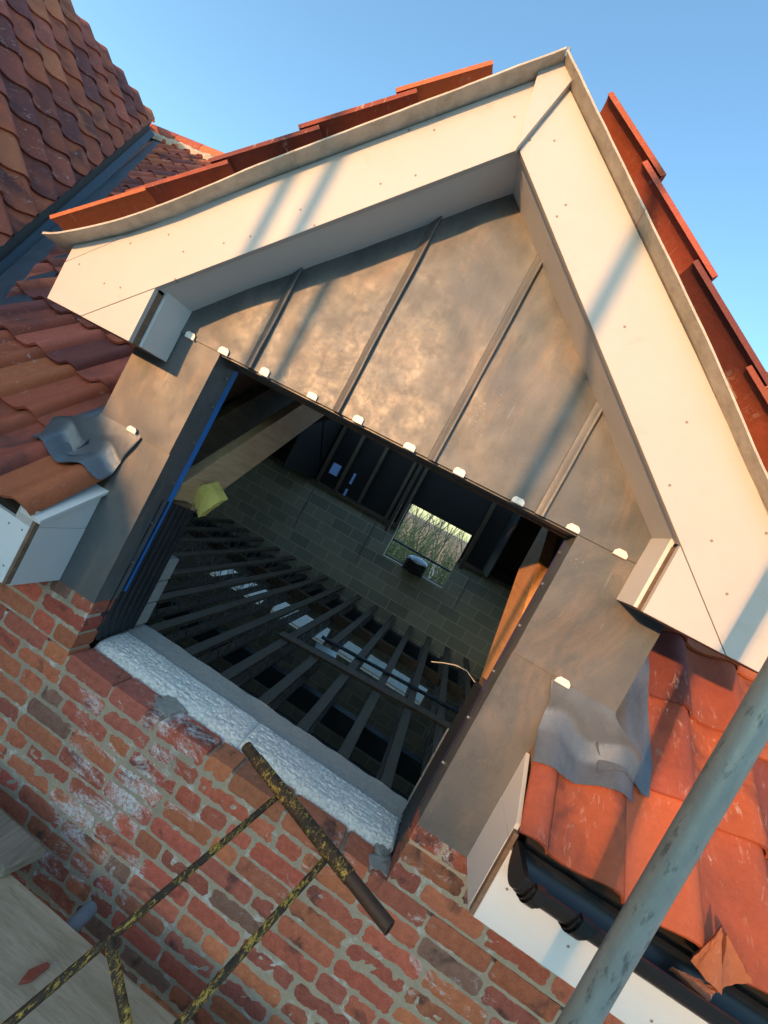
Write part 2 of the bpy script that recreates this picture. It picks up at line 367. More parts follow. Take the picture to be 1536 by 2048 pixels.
STRIPM = STRIPM.set(STRIPM.mix(STRIPM.ramp(nn, (.35, 0), (.6, 1)), (.48, .48, .45), (.76, .75, .71)), .75)
mb.build('insulation_strip', STRIPM, house, True, angle=80)
mb = MB()
for x0, x1 in ((-.74, .143), (.1435, .76)):
    mb.grid(lambda u, v: (x0 + (x1 - x0) * u, .272 + .14 * v + nz(x0 + u * 11, v * 3) * .003, -.207 + nz(x0 + u * 9, v * 6, 3) * .006 - (.004 if u in (0, 1) else 0)), 24, 8, .24)
mb.build('sill_block', BLOCKL, house, True)

# ================================================================== lead cladding on the gable
def zsoff(x): return 1.952 - TP * abs(x)
def lead_sheet(name, x0, x1, zlo, zhi, nx=24, nzv=36, y0=-.008, amp=.006, seed=0, mat=None):
    m_ = MB()
    def f(u, v):
        x = x0 + (x1 - x0) * u; a = zlo(x) if callable(zlo) else zlo; b = zhi(x) if callable(zhi) else zhi
        z = a + (b - a) * v
        d = nz(x * 5 + seed, z * 5) * amp + nz(x * 14, z * 14 + seed) * amp * .28
        return (x, y0 - d * min(1, min(u, 1 - u) * 9) * min(1, min(v, 1 - v) * 9 + .15), z)
    m_.grid(f, nx, nzv, .004, (0, 1, 0)); return m_.build(name, mat or LEAD, house, True)
seams = [-1.04, -.563, -.189, .187, .571, 1.04]
for i in range(5):
    a, b = seams[i] + .002, seams[i + 1] - .002
    lead_sheet('lead_panel', a, b, 1.049, lambda x: max(zsoff(x) + .05, 1.056), 30, 46, y0=-.0165, amp=.007, seed=i * 7.3)
for xs in seams[1:-1]:      # wood cored rolls between the panels
    top = zsoff(xs) + .03; m_ = MB(); r_ = .0135
    def f(u, v):
        z = 1.047 + (top - 1.047) * v; wob = nz(z * 5, xs * 9) * .0022
        P_ = [(-.019, .002), (-.0185, -.003), (-.011, -.006), (-.003, -.010), (.004, -.0145), (.009, -.0165), (.0125, -.0145), (.013, -.008), (.0105, -.003), (.011, .002)]
        t = u * 9; i = min(int(t), 8); g = t - i; dx = P_[i][0] * (1 - g) + P_[i + 1][0] * g; dy = P_[i][1] * (1 - g) + P_[i + 1][1] * g
        return (xs + dx + wob, -.016 + dy * (1 + .25 * nz(z * 9, xs)), z)
    m_.grid(f, 18, 30, 0); roll = m_.build('lead_roll', LEAD, house, True, angle=70)
for s in (-1, 1):
    X = lambda a: a * s
    xa, xb = sorted((X(.70), X(1.04)))
    lead_sheet('lead_panel', xa, xb, lambda x: .628 if abs(x) < .90 else .628 - (abs(x) - .90) * .75, 1.0515, 20, 26, y0=-.0105, amp=.007, seed=31 + s)
    xa, xb = sorted((X(.70), X(.888)))
    lead_sheet('lead_panel', xa, xb, -.014, .630, 14, 36, y0=-.0025, amp=.005, seed=51 + s, mat=LEAD)
    m_ = MB()   # return into the opening
    m_.grid(lambda u, v: (X(.7005) + s * 0 + nz(v * 9, u * 3, s) * .0015, -.004 + .112 * u, -.008 + 1.056 * v), 5, 30, .004, (s, 0, 0))
    m_.build('lead_return', mat_lead('shaded_lead' + ('_a' if s < 0 else '_b'), (.05, .055, .062), (.08, .08, .082), (.12, .10, .08), .3) if False else LEADF if False else LEAD, house, True)
    m_ = MB()
    m_.box(min(X(.702), X(.706)), max(X(.702), X(.706)), .1085, .142, .02, 1.03)
    m_.build('breather_tape', TAPE if s < 0 else PURPLE, house)
    m_ = MB(); n_ = 60     # ribbed damp proof cavity closer
    m_.grid(lambda u, v: (X(.703 + .0035 * math.cos(u * 2 * math.pi * 7)), .064 + .0 * v + (.262 if s < 0 else .25) * u + (.055 * max(0, (.16 - v)) / .16) * (1 - u), -.212 + .015 * u + (.60 + .06 * (1 - u)) * v), 70, 8, .004, (s, 0, 0))
    m_.build('cavity_closer', DPC, house, True)
    for z in (.16, .34, .52, .70, .86, .98):
        m_ = MB(); yn = .088 + random.uniform(-.006, .006); m_.tube([(X(.7), yn, z), (X(.6935), yn, z)], .0055, 8); m_.build('fixing_nail', ZINC, house)
    m_ = MB()   # inner leaf block jamb
    for q in range(-2, 3):
        z0 = -.2 + q * .118 - .0; 
        if q < 0: continue
        m_.box(min(X(.712), X(.90)), max(X(.712), X(.90)), .31 + (.012 if q % 2 else 0), .41, z0 + .002, z0 + .112)
    m_.build('block_jamb', BLOCKL, house, False, .004)
    m_ = MB(); m_.box(min(X(.712), X(1.03)), max(X(.712), X(1.03)), .012, .1, -.0, 1.06); m_.box(min(X(.712), X(1.03)), max(X(.712), X(1.03)), .102, .30, .385, .43)
    m_.build('jamb_stud', PINED, house)
def clip(x, z, sx=.043, sz=.026, wall=True):
    m_ = MB(); c = random.uniform(.006, .011); sx *= random.uniform(.88, 1.1); sz *= random.uniform(.8, 1.12)
    m_.prism([(x - sx / 2, z - sz / 2), (x + sx / 2, z - sz / 2), (x + sx / 2, z + sz / 2 - c), (x + sx / 2 - c, z + sz / 2), (x - sx / 2 + c, z + sz / 2), (x - sx / 2, z + sz / 2 - c)], -.0235, -.0205)
    m_.box(x - sx / 2, x + sx / 2, -.0205, -.006, z - sz / 2 - .001, z - sz / 2 + .003)
    m_.build('lead_clip', CLIP, house, False, .0015)
for x in (-.838, -.685, -.5, -.295, -.106, .098, .284, .492, .677, .832): clip(x, 1.058 + random.uniform(-.003, .003))
clip(.867, .627); clip(-.879, .640)
# backing boards of gable and the head of the opening
m_ = MB(); m_.prism([(-1.03, 1.06), (1.03, 1.06), (1.03, 1.07), (0, 1.98), (-1.03, 1.07)], .002, .03)
m_.build('gable_sheathing', PINED, house)
m_ = MB(); m_.box(-.699, .699, -.003, .10, 1.0425, 1.0485); m_.build('head_lining', LEAD, house)
m_ = MB(); m_.box(-1.03, 1.03, .102, .15, 1.036, 1.14); m_.box(-1.03, 1.03, .032, .10, 1.05, 1.10); m_.build('lintel', PINED, house)

# ================================================================== barge boards, soffits, boxed ends
YB = -.189; INN = [(0, 1.952), (.897, 1.125)]
OUT = [(0, 2.205), (.70, 1.60), (.95, 1.365), (1.10, 1.245), (1.285, 1.125)]
for s in (-1, 1):
    X = lambda a: a * s
    def pr(name, poly, y0, y1, mat, bev=.0015):
        m_ = MB(); m_.prism([(X(a), b) for a, b in poly], y0, y1); return m_.build(name, mat, house, False, bev)
    yb = YB if s < 0 else YB - .0
    x_in = .002
    pr('barge_board', [(x_in, 1.9505), (.8975, 1.1245), (1.116, .9235), (1.278, .9235), (1.278, 1.064), (1.0, 1.328), (.70, 1.598), (x_in, 2.203)], yb, yb + .018, PAINT)
    pr('barge_foot', [(.897, 1.122), (.897, .9225), (1.114, .9225)], yb, yb + .018, PAINT)
    pr('firring_piece', [(1.003, 1.3275), (1.278, 1.0665), (1.278, 1.131), (1.10, 1.243)], yb + .001, yb + .018, PAINT)
    pr('ear_core', [(.8965, 1.118), (.8965, .923), (1.26, .923), (1.26, 1.08)], yb + .0185, -.03, PLY)
    # return face of the boxed ear and its underside
    m_ = MB(); m_.box(min(X(.886), X(.899)), max(X(.886), X(.899)), yb + .044, -.012, .926, 1.137); m_.build('ear_return', PRIMER, house, False, .001)
    # soffit board
    m_ = MB(); nx_, nz_ = .678, .735
    a0 = (0, 1.957 + .0); a1 = (.897, 1.957 - TP * .897)
    m_.prism([(X(0), 1.958), (X(.899), 1.1287), (X(.899), 1.142), (X(0), 1.9713)], yb + .0185, .0, 'y'); m_.build('soffit_board', PRIMER, house)
    # undercloak: fibre cement strip under the tiles
    m_ = MB()
    segs = [(0.0 if s < 0 else .006, .62), (.6215, 1.30)] if s < 0 else [(.006, .40), (.4015, 1.29)]
    def uz(x):
        P_ = OUT + [(1.36, 1.095)]
        for (a, za), (b, zb) in zip(P_, P_[1:]):
            if x <= b: return za + (zb - za) * (x - a) / (b - a)
        return P_[-1][1]
    def uzs(x): return (uz(max(0, x - .05)) + 2 * uz(x) + uz(x + .05)) / 4 if x > .08 else uz(x)
    for a, b in segs:
        b2 = 1.345 if b > 1.2 else b
        m_.grid(lambda u, v: (X(a + (b2 - a) * u), -.243 + .30 * v + nz(u * 9, a) * .002 * (1 - v), uzs(a + (b2 - a) * u) + .003 + .008), 24, 2, .0075)
    m_.build('undercloak', CEMENT, house, True, angle=30)
m_ = MB(); m_.prism([(-.056, 2.178), (-.004, 2.214), (.049, 2.168), (-.003, 1.935)], YB - .019, YB - .001); m_.build('apex_cover_board', PAINT, house, False, .0015)
m_ = MB(); m_.box(-.004, .004, YB - .03, YB + .14, 2.213, 2.243); m_.build('ridge_flashing', GALV, house)

# ================================================================== pantile roofs
PROF = [(0, .012), (.10, .003), (.24, 0), (.38, .004), (.50, .014), (.62, .030), (.72, .040), (.81, .0435), (.90, .038), (.965, .026), (1.0, .012), (1.035, .000)]
def prof(u):
    for (a, za), (b, zb) in zip(PROF, PROF[1:]):
        if u <= b: return za + (zb - za) * (u - a) / (b - a)
    return 0
PROFV = [(0, 0), (.2, .0), (.38, .006), (.52, .015), (.66, .027), (.78, .037), (.88, .042), (.95, .043), (.985, .0425), (.995, .041), (1.0, .039), (1.0, .0385)]
TINTS = [(.36, .09, .04), (.30, .075, .038), (.40, .115, .048), (.25, .062, .036), (.17, .05, .04), (.33, .082, .05)]
def tile_tint(dark=.3):
    c = random.choice(TINTS); f = random.uniform(1.05, 1.45); return tuple(x * f for x in c) + (random.uniform(0, 1) if random.random() < dark * 2 else random.uniform(0, .3),)
def add_tile(mb, org, ax, up, nrm, wid, length, lift=.024, rnd=.002, mirror=False, dark=.42, vs=2, PROF=PROF):
    """org: front corner at u=0 on the roof plane; ax: unit across (u rises this way); up: unit up-slope."""
    mb.cur = tile_tint(dark); top = []; n = len(PROF); d1 = random.uniform(-rnd, rnd); d2 = random.uniform(-rnd, rnd); sk = random.uniform(-rnd, rnd)
    for j in range(vs + 1):
        t = j / vs
        for (u, h) in PROF:
            uu = (1 - u) if mirror else u
            top.append(org + ax * (uu * wid + sk) + up * (length * t + d1 + (u - .5) * d2) + nrm * (h * wid / .205 + lift * (1 - t)))
    th = nrm * -.013; N = len(top); V = top + [p + th for p in top]; F = []
    for j in range(vs):
        for i in range(n - 1):
            a = j * n + i; F.append((a, a + 1, a + n + 1, a + n)); F.append((N + a + n, N + a + n + 1, N + a + 1, N + a))
    for i in range(n - 1): F.append((i + 1, i, N + i, N + i + 1)); q = vs * n + i; F.append((q, q + 1, N + q + 1, N + q))
    for j in range(vs):
        a = j * n; F.append((a, a + n, N + a + n, N + a)); a += n - 1; F.append((a + n, a, N + a, N + a + n))
    mb.add(V, F)
def cut_obj(o, planes):
    bm = bmesh.new(); bm.from_mesh(o.data)
    for co, no in planes:
        bmesh.ops.bisect_plane(bm, geom=bm.verts[:] + bm.edges[:] + bm.faces[:], plane_co=co, plane_no=no, clear_outer=True)
    bm.to_mesh(o.data); bm.free()
c43 = math.cos(math.atan(TP)); s43 = math.sin(math.atan(TP))
UPM = Vector((0, c43, s43)); NRM = Vector((0, -s43, c43)); XA = Vector((1, 0, 0))
CW = .2025; GY = .2385; Y0 = -.2155
VAL0 = Vector((-2.62, .565, 0)); VDIR = Vector((-.726, .688, 0))     # valley centre line in plan
def yval(x): return .565 + (x + 2.62) / VDIR.x * VDIR.y
mL = MB(); mR = MB(); mF = MB()
for r_ in range(16):
    yf = Y0 + GY * r_; z = zroof(yf) - .012
    for c in range(-2, 24):       # left of the dormer: drops at -.905-.2025k
        x1 = -.905 - CW * c + .0; x0 = x1 - CW
        if x1 > -.80 and yf < 0: continue
        if x1 > -.5: continue
        if yf > yval(x0) + .9: continue
        add_tile(mL, Vector((x0, yf, z)), XA, UPM, NRM, CW, GY / c43 + .06)
    for c in range(-2, 11):
        x0 = .9575 + CW * c
        if x0 < .5: continue
        add_tile(mR, Vector((x0, yf, z)), XA, UPM, NRM, CW, GY / c43 + .06)
main_roof = mL.build('main_roof', TILE, house, True, tint=True, angle=50)
# valley cut, then dormer cut (front skirt ends at the box, the rest dies into the cheek)
nv = Vector((VDIR.y, -VDIR.x, 0)).normalized(); nv = nv if nv.x < 0 else -nv
cut_obj(main_roof, [(VAL0 + Vector((.085, 0.055, 0)), nv), (Vector((-.886, 0, 0)), Vector((1, 0, 0)))])
roofR = mR.build('main_roof', TILE, house, True, tint=True, angle=50)
cut_obj(roofR, [(Vector((.876, 0, 0)), Vector((-1, 0, 0)))])
def carve(o, s):      # remove tiles standing inside the dormer body (|x|<1.035 and y>0.0)
    bm = bmesh.new(); bm.from_mesh(o.data)
    bmesh.ops.bisect_plane(bm, geom=bm.verts[:] + bm.edges[:] + bm.faces[:], plane_co=(s * 1.033, 0, 0), plane_no=(1, 0, 0))
    bmesh.ops.bisect_plane(bm, geom=bm.verts[:] + bm.edges[:] + bm.faces[:], plane_co=(0, -.004, 0), plane_no=(0, 1, 0))
    dele = [f for f in bm.faces if abs(f.calc_center_median().x) < 1.032 and f.calc_center_median().y > -.004]
    bmesh.ops.delete(bm, geom=dele, context='FACES'); bm.to_mesh(o.data); bm.free()
carve(main_roof, -1); carve(roofR, 1)
# top of the main roof over the dormer and the ridge
m_ = MB()
for r_ in range(8, 16):
    yf = Y0 + GY * r_
    for c in range(12): add_tile(m_, Vector((-1.04 + .19 * c, yf, zroof(yf) - .012)), XA, UPM, NRM, .19, GY / c43 + .06)
m_.build('main_roof', TILE, house, True, tint=True)
m_ = MB()
yr = 3.56; zr = zroof(yr)
for i in range(22):
    x0 = -6.2 + i * .42
    m_.cur = tile_tint(.2)
    m_.grid(lambda u, v: (x0 + .412 * v, yr + .13 * math.cos(math.pi * (1 - u)), zr - .02 + .13 * math.sin(math.pi * u)), 10, 1, .015)
m_.build('ridge_tiles', TILE, house, True, tint=True)
m_ = MB(); m_.grid(lambda u, v: (-6.2 + 9.2 * u, yr - .10 - .10 * v, zr - .02 - .10 * v + .012 + nz(u * 120, v * 2) * .03), 160, 3, .05); m_.build('ridge_mortar', MORTAR, house, True)

# wing roof on the left
WT = .93; cw = math.cos(math.atan(WT)); sw = math.sin(math.atan(WT)); UPW = Vector((-cw, 0, sw)); NRW = Vector((sw, 0, cw)); YA = Vector((0, 1, 0))
def zwing(x): return .96 + WT * (-2.70 - x)
m_ = MB(); WW = .2465; GW = .242
for r_ in range(-1, 16):
    xf = -2.18 - GW * r_
    if xf < -5.72: break
    for c in range(-21, 24):
        y0 = -.02 + WW * c
        if y0 > yval(xf - .3) + .35: continue
        top = min(GW / cw + .06, (xf + 5.86) / cw + .04)
        add_tile(m_, Vector((xf, y0, zwing(xf) - .012)), YA, UPW, NRW, WW, top, dark=.55)
wing = m_.build('wing_roof', TILE, house, True, tint=True, angle=50)
cut_obj(wing, [(VAL0 + Vector((-.075, -.05, 0)), -nv)])
m_ = MB()
def vpt(t, off, dz=0):   # point beside the valley line, off > 0 towards the main roof
    p = VAL0 + VDIR * t - nv * off
    return (p.x, p.y, (zroof(p.y) if off > 0 else zwing(p.x)) + dz)
m_.grid(lambda u, v: vpt(-.9 + 4.9 * u, .001 + .20 * v, .012 + .006 * nz(u * 20, v)), 60, 3, .006); m_.grid(lambda u, v: vpt(-.9 + 4.9 * u, -.001 - .075 * v, .012 - .02 * v), 60, 3, .006)
m_.build('valley_liner', NAVY, house, True)
m_ = MB(); m_.grid(lambda u, v: vpt(-.9 + 4.85 * u, -.062 - .03 * v + nz(u * 90) * .004, .016 + .034 * v + nz(u * 60, v * 2) * .006), 120, 2, .03)
m_.build('valley_mortar', mat_plain('dark_mortar', (.075, .068, .055), .95, 0, .35, 30, .4), house, True)
m_ = MB(); m_.box(-2.38, -2.3, -5.1, -.005, -4.2, .35); m_.prism([(-2.381, -4.2), (-5.8, -4.2), (-5.8, 3.6), (-2.381, .42)], -5.1, -5.0)
m_.build('wing_wall', FARBRICK, house)
m_ = MB()
m_.hexa([(-2.05, -5.15, .25), (-5.8, -5.15, 3.73), (-5.8, 3.4, 3.73), (-2.05, -.1, .25), (-2.05, -5.15, .28), (-5.8, -5.15, 3.76), (-5.8, 3.4, 3.76), (-2.05, -.1, .28)])
m_.build('roof_deck', SARK, house)

# dormer roof tiles
DT = .845; cd = math.cos(math.atan(DT)); sdn = math.sin(math.atan(DT))
for s in (-1, 1):
    up = Vector((-s * cd, 0, sdn)); nr = Vector((s * sdn, 0, cd)); m_ = MB()
    for r_ in range(5):
        xf = s * (1.302 - .2345 * r_); zf = 2.187 - DT * abs(xf) + (.022 if s < 0 else .036) + (.016 if r_ == 0 else 0)
        L = .2345 / cd + .06 if r_ < 4 else .28
        ncol = 9
        for c in range(ncol):
            o_ = Vector((xf, -.250 + .2025 * c, zf))
            add_tile(m_, o_, YA, up, nr, .2025, L, mirror=True, dark=.2, PROF=PROFV if c == 0 else PROF)
    m_.build('dormer_roof', TILE, house, True, tint=True, angle=50)
    m_ = MB(); m_.prism([(s * .0, 2.196), (s * 1.28, 2.196 - .85 * 1.28 + .02), (s * 1.28, 2.17 - .85 * 1.28), (0, 2.16)], -.165, 2.2); m_.build('roof_deck', SARK, house)
    m_ = MB(); m_.prism([(.0, .43), (2.0, .43), (2.0, 1.9), (0, 1.32)] if False else [(.012, .40), (.012, 1.28), (.95, 1.28), (.95, 1.22), (.06, .42)], s * 1.012, s * 1.030, 'x'); m_.build('cheek_sheathing', PINED, house)
# battens showing between undercloak and tiles on the right
m_ = MB()
for x in (.30, .545, .79, 1.03):
    m_.hexa([(x, -.205, 2.212 - .85 * x), (x + .045, -.205, 2.212 - .85 * (x + .045)), (x + .045, .4, 2.212 - .85 * (x + .045)), (x, .4, 2.212 - .85 * x),
             (x, -.205, 2.234 - .85 * x), (x + .045, -.205, 2.234 - .85 * (x + .045)), (x + .045, .4, 2.234 - .85 * (x + .045)), (x, .4, 2.234 - .85 * x)])
m_.build('tile_batten', PLY, house)

# ================================================================== eaves: fascia boxes, gutter
for s in (-1, 1):
    X = lambda a: a * s
    xo = 3.6
    m_ = MB(); m_.box(min(X(.892), X(xo)), max(X(.892), X(xo)), -.212, -.192, -.008, .20 if s > 0 else .21); m_.build('fascia_board', WHITE, house, False, .0015)
    m_ = MB(); m_.box(min(X(.888), X(xo)), max(X(.888), X(xo)), -.19, -.0, -.006, .008); m_.build('eaves_soffit', WHITE, house)
    m_ = MB(); m_.prism([(-.191, -.012), (-.0035, -.012), (-.0035, .214), (-.191, .214)], min(X(.878), X(.8915)), max(X(.878), X(.8915)), 'x'); m_.build('box_end', PRIMER, house, False, .001)
    m_ = MB(); m_.prism([(-.191, .2155), (-.0035, .2155), (-.0035, .375), (-.191, .262)], min(X(.879), X(.8915)), max(X(.879), X(.8915)), 'x'); m_.build('box_end', PRIMER, house, False, .001)
    m_ = MB(); m_.box(min(X(.8795), X(.8915)), max(X(.8795), X(.8915)), -.2105, -.1925, -.006, .245); m_.build('board_edge', PLY, house)
    if s < 0:
        m_ = MB(); m_.hexa([(-.955, -.2125, .235), (-.862, -.2125, .235), (-.862, -.0035, .372), (-.955, -.0035, .372), (-.955, -.2135, .250), (-.862, -.2135, .250), (-.862, -.0035, .387), (-.955, -.0035, .387)])
        m_.build('box_cap', PRIMER, house, False, .001)
        m_ = MB(); m_.box(-.965, -.893, -.211, -.193, .2105, .268); m_.build('fascia_packer', PAINT, house, False, .001)
    m_ = MB(); m_.hexa([(X(.93), -.185, .20), (X(xo), -.185, .20), (X(xo), .3, .62), (X(.93), .3, .62), (X(.93), -.185, .22), (X(xo), -.185, .22), (X(xo), .3, .64), (X(.93), .3, .64)])
    m_.build('eaves_tray', SARK, house)
# gutter on the right
GX0, GY_, GZ, GR = .905, -.275, .222, .060
m_ = MB()
def gut(x0, x1, r, th, m_):
    m_.grid(lambda u, v: (x0 + (x1 - x0) * v, GY_ - r * math.cos(math.pi * u), GZ - r * math.sin(math.pi * u)), 16, 2, 0)
    m_.grid(lambda u, v: (x0 + (x1 - x0) * v, GY_ - (r - th) * math.cos(math.pi * u), GZ - (r - th) * math.sin(math.pi * u)), 16, 2, 0)
    for sg in (-1, 1):
        m_.box(x0, x1, GY_ + sg * r - .004, GY_ + sg * r + .004, GZ - .003, GZ + .006)
gut(GX0, 3.5, GR, .003, m_); gutter = m_.build('gutter', BLACKP, house, True, angle=50)
m_ = MB(); m_.prism([(GY_ - (GR + .005) * math.cos(a), GZ + .012 - (GR + .008) * math.sin(a)) for a in [math.pi * i / 16 for i in range(17)]], GX0 - .012, GX0 + .004, 'x')
m_.build('end_cap', BLACKP, gutter, False, .001)
for x0, x1 in ((.918, .958), (1.03, 1.075)):
    m_ = MB(); gut(x0, x1, GR + .006, .003, m_); gut(x0 + .009, x1 - .009, GR + .011, .003, m_); m_.box(x0 + .008, x1 - .008, GY_ - GR - .014, GY_ - GR + .006, GZ - .02, GZ + .012); m_.build('gutter_bracket', BLACKP, gutter, True, angle=40)

# ================================================================== lead flashings dressed over the tiles
def tile_surf(x, y):
    k = math.floor((y - Y0) / GY + 1e-6); k = max(0, k); t = (y - (Y0 + k * GY)) / (GY + .045)
    if x > 0: u = ((x - .9575) / CW) % 1
    else: u = ((x + .905) / CW) % 1
    h = prof(u) + .024 * (1 - t)
    return zroof(y) - .012 + h / c43
def smooth_surf(x, y, r=.027):
    tot = 0
    for a in (-1, 0, 1):
        for b in (-1, 0, 1):
            tot += max(tile_surf(x + a * r + c * .012, y + b * r + d * .012) for c in (-1, 0, 1) for d in (-1, 0, 1))
    return tot / 9
def flash(name, fxy, nu, nv, off=.006, wall=None, seed=0, rough=.002):
    m_ = MB()
    def f(u, v):
        x, y, z = fxy(u, v)
        if z is None: z = smooth_surf(x, y) + off + nz(x * 22, y * 22, seed) * rough
        return (x, y, z)
    m_.grid(f, nu, nv, .003, (0, .5, -.8)); return m_.build(name, LEADF, house, True, angle=70)
def sstep(a, b, t): t = max(0, min(1, (t - a) / (b - a))); return t * t * (3 - 2 * t)
def apron(x0, x1, x0w, x1w, ztop, front, seed, off):
    """apron piece: v 0..0.6 lies on tiles from front edge back to wall, v 0.6..1 turns up the wall."""
    def f(u, v):
        if v < .62:
            q = v / .62; x = x0 + (x1 - x0) * u; yf = front(u); y = yf + (-.010 - yf) * q
            z = smooth_surf(x, y) + off + .004 * nz(x * 15, y * 15, seed)
            cov = sstep(.6, 1, q); z += .03 * cov * cov
            return (x, y, z)
        q = (v - .62) / .38; xa = x0 + (x1 - x0) * u; xb = x0w + (x1w - x0w) * u; x = xa + (xb - xa) * sstep(0, 1, q)
        zb = smooth_surf(xa, -.010) + off + .035; return (x, -.0115 - .004 * math.sin(q * 3.14), zb + (ztop - zb) * q)
    flash('lead_flashing', f, 36, 26, off, seed=seed)
apron(.864, 1.165, .836, 1.04, .624, lambda u: -.118 + .05 * u - .012 * math.sin(u * 9), 1, .006)
apron(1.055, 1.165, 1.005, 1.045, .606, lambda u: -.052 + .02 * u, 5, .0105)
apron(-1.235, -.868, -1.04, -.838, .634, lambda u: -.055 - .035 * math.sin(u * 3.1) - .010 * math.sin(u * 9), 2, .006)
apron(-1.10, -.985, -1.045, -1.005, .634, lambda u: -.035 - .01 * math.sin(u * 6), 8, .0105)
for s in (-1, 1):
    def f(u, v):
        x = s * (1.034 + (.19 - .03 * v) * u); y = -.02 + (.62 if s > 0 else .24) * v
        z = smooth_surf(x, y) + .008 + .05 * max(0, 1 - u * 4) ** 2
        return (x, y, z)
    flash('lead_soaker', f, 18, 30, seed=s + 4)

# ================================================================== interior of the house
YBK = 7.15
m_ = MB()
def wall_cells(m_, xs, zs, y0, y1, skip):
    for i in range(len(xs) - 1):
        for j in range(len(zs) - 1):
            if (i, j) in skip: continue
            m_.box(xs[i], xs[i + 1], y0, y1, zs[j], zs[j + 1])
wall_cells(m_, [-5.9, -.775, .56, 5.4], [-1.45, -.20, .40], YBK, YBK + .1, {(1, 1)})
m_.build('block_wall', BLOCKW, house)
m_ = MB(); wall_cells(m_, [-5.9, -3.9, -2.55, -2.3, -1.0, -.7, 1.25, 1.6, 5.4], [-4.2, -2.42, -2.06, -1.452], YBK, YBK + .1, {(1, 1), (3, 1), (5, 1)}); m_.build('lower_wall', BLOCKW, house)
m_ = MB(); m_.box(-5.95, 5.45, YBK + .105, YBK + .2, -4.2, -2.43); m_.box(-5.95, -.78, YBK + .105, YBK + .2, -1.45, .3); m_.box(.565, 5.45, YBK + .105, YBK + .2, -1.45, .3); m_.box(-.779, .564, YBK + .105, YBK + .2, -1.45, -.205); m_.build('rear_brick_wall', FARBRICK, house)
m_ = MB(); m_.box(-5.9, -.78, YBK - .06, YBK + .10, .402, .475); m_.box(.565, 5.4, YBK - .06, YBK + .10, .402, .475); m_.build('wall_plate', PINED, house)
for xa in (-6.0, 5.4): m_ = MB(); m_.box(xa, xa + .1, .0, YBK + .2, -4.2, 3.0); m_.build('side_wall', BLOCKW, house)
m_ = MB()   # inner leaf below the sill
m_.box(-5.9, 5.4, .31, .41, -1.45, -.45); m_.box(-5.9, -.76, .31, .41, -.45, .32); m_.box(.76, 5.4, .31, .41, -.45, .32); m_.box(-5.9, 5.4, .31, .41, -4.2, -1.452); m_.build('inner_leaf', BLOCKW, house)
m_ = MB(); m_.box(-5.9, -1.035, .13, .29, -.3, .50); m_.box(1.035, 5.4, .13, .29, -.3, .50); m_.build('eaves_blocking', SARK, house)
m_ = MB(); m_.box(-5.9, 5.4, .3, YBK, -4.2, -4.05); m_.build('ground_slab', mat_plain('dark_screed', (.13, .135, .14), .8, 0, .5, 2.5), house)
# sarking and rear slope
m_ = MB()
for xa, xb in ((-6.0, -1.031), (1.031, 5.5)):
    m_.hexa([(xa, .1, zroof(.1) - .06), (xb, .1, zroof(.1) - .06), (xb, 3.56, zroof(3.56) - .06), (xa, 3.56, zroof(3.56) - .06)] + [(xa, .1, zroof(.1) - .045), (xb, .1, zroof(.1) - .045), (xb, 3.56, zroof(3.56) - .045), (xa, 3.56, zroof(3.56) - .045)])
m_.hexa([(-1.03, 1.75, zroof(1.75) - .06), (1.03, 1.75, zroof(1.75) - .06), (1.03, 3.56, zroof(3.56) - .06), (-1.03, 3.56, zroof(3.56) - .06)] + [(-1.03, 1.75, zroof(1.75) - .045), (1.03, 1.75, zroof(1.75) - .045), (1.03, 3.56, zroof(3.56) - .045), (-1.03, 3.56, zroof(3.56) - .045)])
zr0 = zroof(3.56) - .06; zr1 = .5
ym_ = 5.6; zm_ = zr0 + (zr1 - zr0) * (ym_ - 3.56) / (YBK + .2 - 3.56)
ys_ = 5.6; zs_ = zr0 + (zr1 - zr0) * (ys_ - 3.56) / (YBK + .2 - 3.56)     # unseen upper rear slope left open to let sky light into the room
for xa, xb, ye, ze_ in ((-6, -2.8, YBK + .2, zr1), (1.05, 5.5, YBK + .2, zr1)):
    m_.hexa([(xa, ys_, zs_), (xb, ys_, zs_), (xb, ye, ze_), (xa, ye, ze_), (xa, ys_, zs_ + .05), (xb, ys_, zs_ + .05), (xb, ye, ze_ + .05), (xa, ye, ze_ + .05)])
for xa in (-2.82, 1.052): m_.box(xa, xa + .02, ym_ - .1, YBK + .2, .48, zm_)
m_.build('roof_sarking', SARK, house)
m_ = MB()   # rear dormer front above and beside its window
wall_cells(m_, [-5.9, -2.62, -2.42, -2.12, -2.06, -.79, .575, 5.4], [.475, .62, .74, .98, 2.2], YBK + .03, YBK + .06, {(1, 2), (3, 0), (3, 2), (5, 0), (5, 1), (5, 2)}); m_.build('rear_gable_sheathing', SARK, house)
m_ = MB(); m_.box(-2.66, -2.02, YBK + .062, YBK + .066, .476, 1.0)
BLUEF = NM('blue_membrane'); BLUEF.b.inputs['Transmission Weight'].default_value = .6; BLUEF = BLUEF.set(BLUEF.mix(BLUEF.noise(6), (.10, .17, .42), (.2, .3, .6)), .6); m_.build('blue_membrane', BLUEF, house)
m_ = MB()
for x in (-2.75, -2.3, -1.75, -1.1, -.84, .63, 1.7):
    m_ = MB(); m_.box(x, x + .06, YBK - .08, YBK + .008, .478, 2.2); m_.build('wall_stud', PINED, house)
def rafter(x0, x1, y0, y1, top, bot, mat, slope=TP):
    m_ = MB(); m_.hexa([(x0, y0, bot + slope * y0), (x1, y0, bot + slope * y0), (x1, y1, bot + slope * y1), (x0, y1, bot + slope * y1), (x0, y0, top + slope * y0), (x1, y0, top + slope * y0), (x1, y1, top + slope * y1), (x0, y1, top + slope * y1)])
    return m_.build('rafter', mat, house, False, .002)
